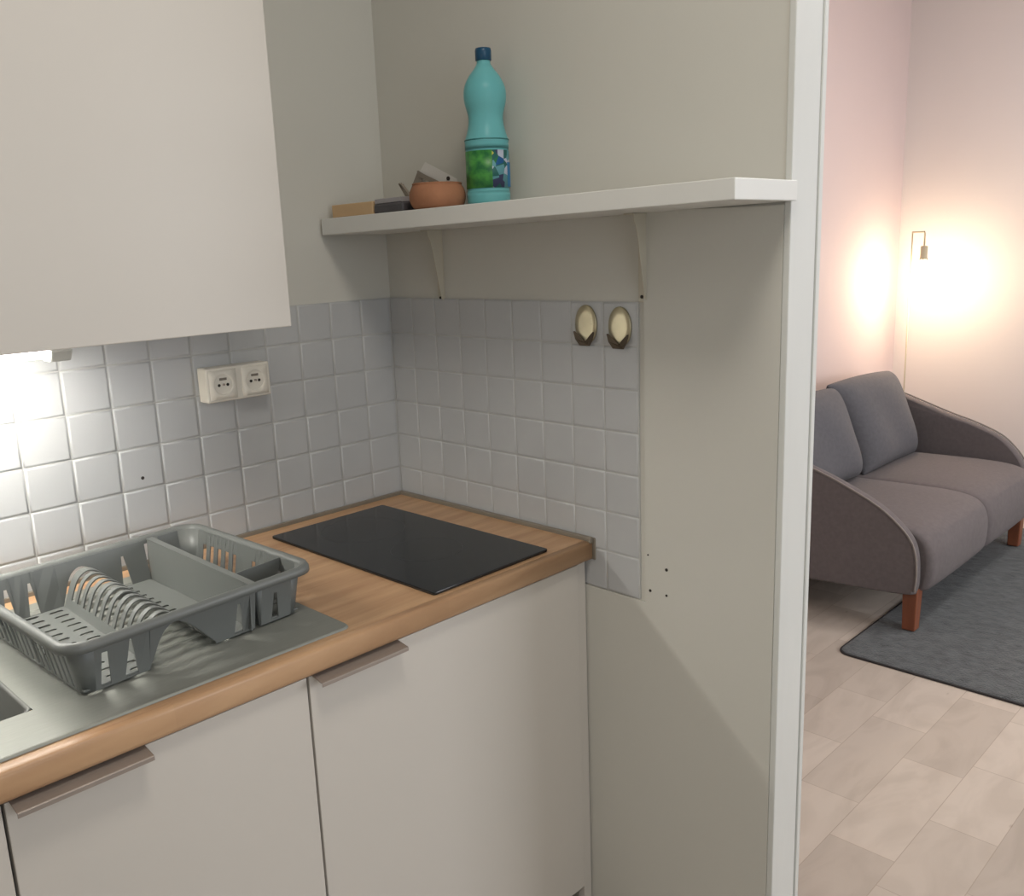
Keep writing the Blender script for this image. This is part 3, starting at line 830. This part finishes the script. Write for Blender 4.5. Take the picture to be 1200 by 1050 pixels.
bm = bmesh.new(); box(bm, -.64, .64, -.39, .30, .165, .235); obj('base', bm, M['fabric_dark'], sf, bevel=.01)
def seat(cx, w):
    P = [(.285, .24), (.285, .375), (.26, .400), (.0, .410), (-.26, .414), (-.375, .402), (-.425, .375), (-.447, .335), (-.454, .28), (-.450, .215), (-.437, .180), (-.41, .170), (-.395, .19), (-.392, .236), (-.1, .237)]
    Q = catmull(P, 4, True); cy, cz = -.08, .30
    bm = bmesh.new(); loops = []
    for u, sc, pf in ((-1, .90, 0), (-.985, .955, 0), (-.955, .985, 0), (-.9, 1, .002), (-.5, 1, .006), (0, 1, .008), (.5, 1, .006), (.9, 1, .002), (.955, .985, 0), (.985, .955, 0), (1, .90, 0)):
        lp = []
        for y, z in Q:
            k = (1 - sc) * .25
            vy, vz = cy - y, cz - z; l = math.hypot(vy, vz) + 1e-6
            o_ = k if z > .238 or y < -.38 else 0
            zz = z + vz / l * o_ + (pf if z > .36 else 0)
            yy = y + vy / l * o_ - (pf * .7 if y < -.42 else 0)
            lp.append((cx + u * w / 2, yy, zz))
        loops.append(lp)
    R = loft(bm, loops)
    for r_ in (R[0], R[-1]): bm.faces.new(r_)
    bmesh.ops.triangulate(bm, faces=[f for f in bm.faces if len(f.verts) > 4])
    return obj('seat_cushion', bm, M['fabric'], sf)
seat(-.317, .634); seat(.317, .634)
def pillow(cx, cy, cz, w, h, th, lean, roll, yaw, ear=0.0):
    bm = bmesh.new(); n = 22; V = {}
    for s in (1, -1):
        for i in range(n + 1):
            for j in range(n + 1):
                u = -1 + 2 * i / n; v = -1 + 2 * j / n
                if s < 0 and (abs(u) == 1 or abs(v) == 1): V[s, i, j] = V[1, i, j]; continue
                e = max(0, (1 - u ** 4)) * max(0, (1 - v ** 4))
                t = th / 2 * e ** .55
                # edges drawn in between the corners -> pointed ears
                x = u * w / 2 * (1 - .035 * (1 - v * v)) - ear * ((1 + v) / 2) ** 2 * ((1 - u) / 2) ** 1.5 ; z = v * h / 2 * (1 - .05 * (1 - u * u) * (-1 if v > 0 else 1) * 1.0)
                t += .006 * math.sin(5 * u + 2 * v) * e
                V[s, i, j] = bm.verts.new((x, s * t, z))
    for s in (1, -1):
        for i in range(n):
            for j in range(n):
                q = [V[s, i, j], V[s, i + 1, j], V[s, i + 1, j + 1], V[s, i, j + 1]]
                f = bm.faces.new(q); f.smooth = True
    o = obj('back_cushion', bm, M['fabric_dark'], sf, smooth=True, subsurf=1)
    o.location = (cx, cy, cz); o.rotation_euler = (lean, roll, yaw)
    return o
pillow(.345, .185, .602, .66, .455, .20, math.radians(-20), math.radians(2), math.radians(2), .11)
pillow(-.315, .185, .605, .62, .43, .20, math.radians(-20), math.radians(-1), math.radians(-2))
for sx in (-1, 1):
    for yy in (-.395, .33):
        bm = bmesh.new(); w0, w1 = .028, .024
        A = [bm.verts.new((x * w0, y * w0, .168)) for x, y in ((-1, -1), (1, -1), (1, 1), (-1, 1))]; B = [bm.verts.new((x * w1, y * w1, .0)) for x, y in ((-1, -1), (1, -1), (1, 1), (-1, 1))]
        bm.faces.new(A); bm.faces.new(B)
        for i in range(4): bm.faces.new([A[i], A[(i + 1) % 4], B[(i + 1) % 4], B[i]])
        lg = obj('leg', bm, M['leg'], sf, bevel=.004); lg.location = (sx * .628, yy + (.01 if yy < 0 else 0), .0142 if yy < 0 else 0)

# rug
rg = thing('rug', 'dark grey rectangular rug with low pile under the sofa front', 'rug', (2.6, -1.1, 0))
rx0, rx1, ry0, ry1 = 1.625 - 2.6, 3.55 - 2.6, -2.0 + 1.1, -.40 + 1.1
bm = bmesh.new()
out_ = rrect(rx0, rx1, ry0, ry1, .05, 6)
prism(bm, out_, .0005, .007); obj('binding', bm, M['rug_edge'], rg, bevel=.003)
bm = bmesh.new()
NX, NY = 190, 160
g = {}
for i in range(NX + 1):
    for j in range(NY + 1):
        x = rx0 + .008 + (rx1 - rx0 - .016) * i / NX; y = ry0 + .008 + (ry1 - ry0 - .016) * j / NY
        # round the corners by pulling grid points in
        for cxx, cyy, sx, sy in ((rx0 + .05, ry0 + .05, -1, -1), (rx1 - .05, ry0 + .05, 1, -1), (rx0 + .05, ry1 - .05, -1, 1), (rx1 - .05, ry1 - .05, 1, 1)):
            dx, dy = (x - cxx) * sx, (y - cyy) * sy
            if dx > 0 and dy > 0:
                l = math.hypot(dx, dy); m_ = max(dx, dy)
                if l > 0: x = cxx + sx * dx * m_ / l; y = cyy + sy * dy * m_ / l
        edge = i in (0, NX) or j in (0, NY)
        g[i, j] = bm.verts.new((x, y, .007 if edge else .0092 + .0024 * noise.noise(Vector((x * 9, y * 9, 0))) + .002 * noise.noise(Vector((x * 38, y * 26, 3))) + random.uniform(0, .002)))
for i in range(NX):
    for j in range(NY):
        f = bm.faces.new([g[i, j], g[i + 1, j], g[i + 1, j + 1], g[i, j + 1]]); f.smooth = True
obj('pile', bm, M['rug'], rg)

# floor lamp in the corner
lp = thing('floor_lamp', 'slim pale metal floor lamp with bare glowing bulb in corner behind sofa', 'lamp', (3.56, .150, 0))
bm = bmesh.new(); lathe(bm, [(.10, .0005), (.10, .012), (.095, .016), (.012, .018)], 32); obj('base', bm, M['lamp_metal'], lp)
bm = bmesh.new(); lathe(bm, [(.0035, .016), (.0035, 1.485)], 12); obj('pole', bm, M['lamp_metal'], lp)
bm = bmesh.new(); tube(bm, [(0, 0, 1.483), (-.05, -.05, 1.483), (-.095, -.095, 1.483), (-.10, -.10, 1.478), (-.10, -.10, 1.41)], .0045, 10); obj('arm', bm, M['lamp_metal'], lp)
bm = bmesh.new(); lathe(bm, [(.006, 1.415), (.017, 1.412), (.017, 1.352), (.021, 1.350), (.021, 1.345), (.013, 1.345)], 20, (-.10, -.10, 0)); obj('bulb_holder', bm, M['lamp_metal'], lp)
bm = bmesh.new(); lathe(bm, [(.012, 1.3445), (.014, 1.33), (.028, 1.30), (.034, 1.272), (.030, 1.25), (.018, 1.236), (.004, 1.232)], 24, (-.10, -.10, 0)); obj('bulb', bm, M['bulb'], lp)

# ------------------------------------------------------------------ lights
def light(name, kind, loc, energy, color, rot=None, **kw):
    l = D.lights.new(name, kind); l.energy = energy; l.color = color
    for k, v in kw.items(): setattr(l, k, v)
    o = D.objects.new(name, l); COL.objects.link(o); o.location = loc
    if rot: o.rotation_euler = rot
    return o
light('bulb_glow', 'POINT', (3.46, .05, 1.235), 9.5, (1, .80, .58), shadow_soft_size=.035)
light('strip_glow', 'AREA', (-1.1, -.135, 1.335), 2.7, (1, .97, .88), rot=(0, 0, 0), shape='RECTANGLE', size=.53, size_y=.02)
light('window_daylight_kitchen', 'AREA', (-1.4, YB + .02, 1.62), 19, (.88, .94, 1.0), rot=(PI / 2, 0, 0), shape='RECTANGLE', size=1.5, size_y=1.35)
light('window_daylight_living', 'AREA', (1.9, YB + .02, 1.62), 56, (.92, .95, 1.0), rot=(PI / 2, 0, 0), shape='RECTANGLE', size=1.7, size_y=1.35)
light('ceiling_lamp_kitchen', 'AREA', (-.85, -1.4, 2.7), 12.5, (1, .93, .84), rot=(0, 0, 0), shape='DISK', size=.5)
light('overhead_fill_living', 'AREA', (2.4, -1.5, 2.7), 21, (1, .95, .91), rot=(0, 0, 0), shape='DISK', size=.5)  # added overhead fill to lift the living room walls, no real fitting

w = D.worlds.new('world'); bpy.context.scene.world = w; w.use_nodes = True
nt = w.node_tree; nt.nodes.clear()
o_ = nt.nodes.new('ShaderNodeOutputWorld'); b_ = nt.nodes.new('ShaderNodeBackground'); sky = nt.nodes.new('ShaderNodeTexSky')
sky.sky_type = 'HOSEK_WILKIE'; sky.turbidity = 6; sky.sun_direction = (0, .3, .95)
nt.links.new(sky.outputs[0], b_.inputs[0]); nt.links.new(b_.outputs[0], o_.inputs[0]); b_.inputs[1].default_value = .6

# ------------------------------------------------------------------ camera
cam = D.cameras.new('camera'); cam.sensor_width = 36; cam.lens = 1072.17 / 1200 * 36; cam.clip_start = .02
co = D.objects.new('camera', cam); COL.objects.link(co)
yaw, pit, rol = math.radians(44.60379269), math.radians(-12.47404712), math.radians(-2.15581245)
fw = Vector((math.cos(pit) * math.cos(yaw), math.cos(pit) * math.sin(yaw), math.sin(pit)))
rt = Vector((math.sin(yaw), -math.cos(yaw), 0)); up = rt.cross(fw)
r2 = math.cos(rol) * rt + math.sin(rol) * up; u2 = -math.sin(rol) * rt + math.cos(rol) * up
R = Matrix((r2, u2, -fw)).transposed().to_4x4()
co.matrix_world = Matrix.Translation((-1.3802, -1.7501, 1.4922)) @ R
bpy.context.scene.camera = co
vs_ = bpy.context.scene.view_settings
vs_.view_transform = 'Standard'; vs_.look = 'None'; vs_.exposure = 0; vs_.gamma = 1
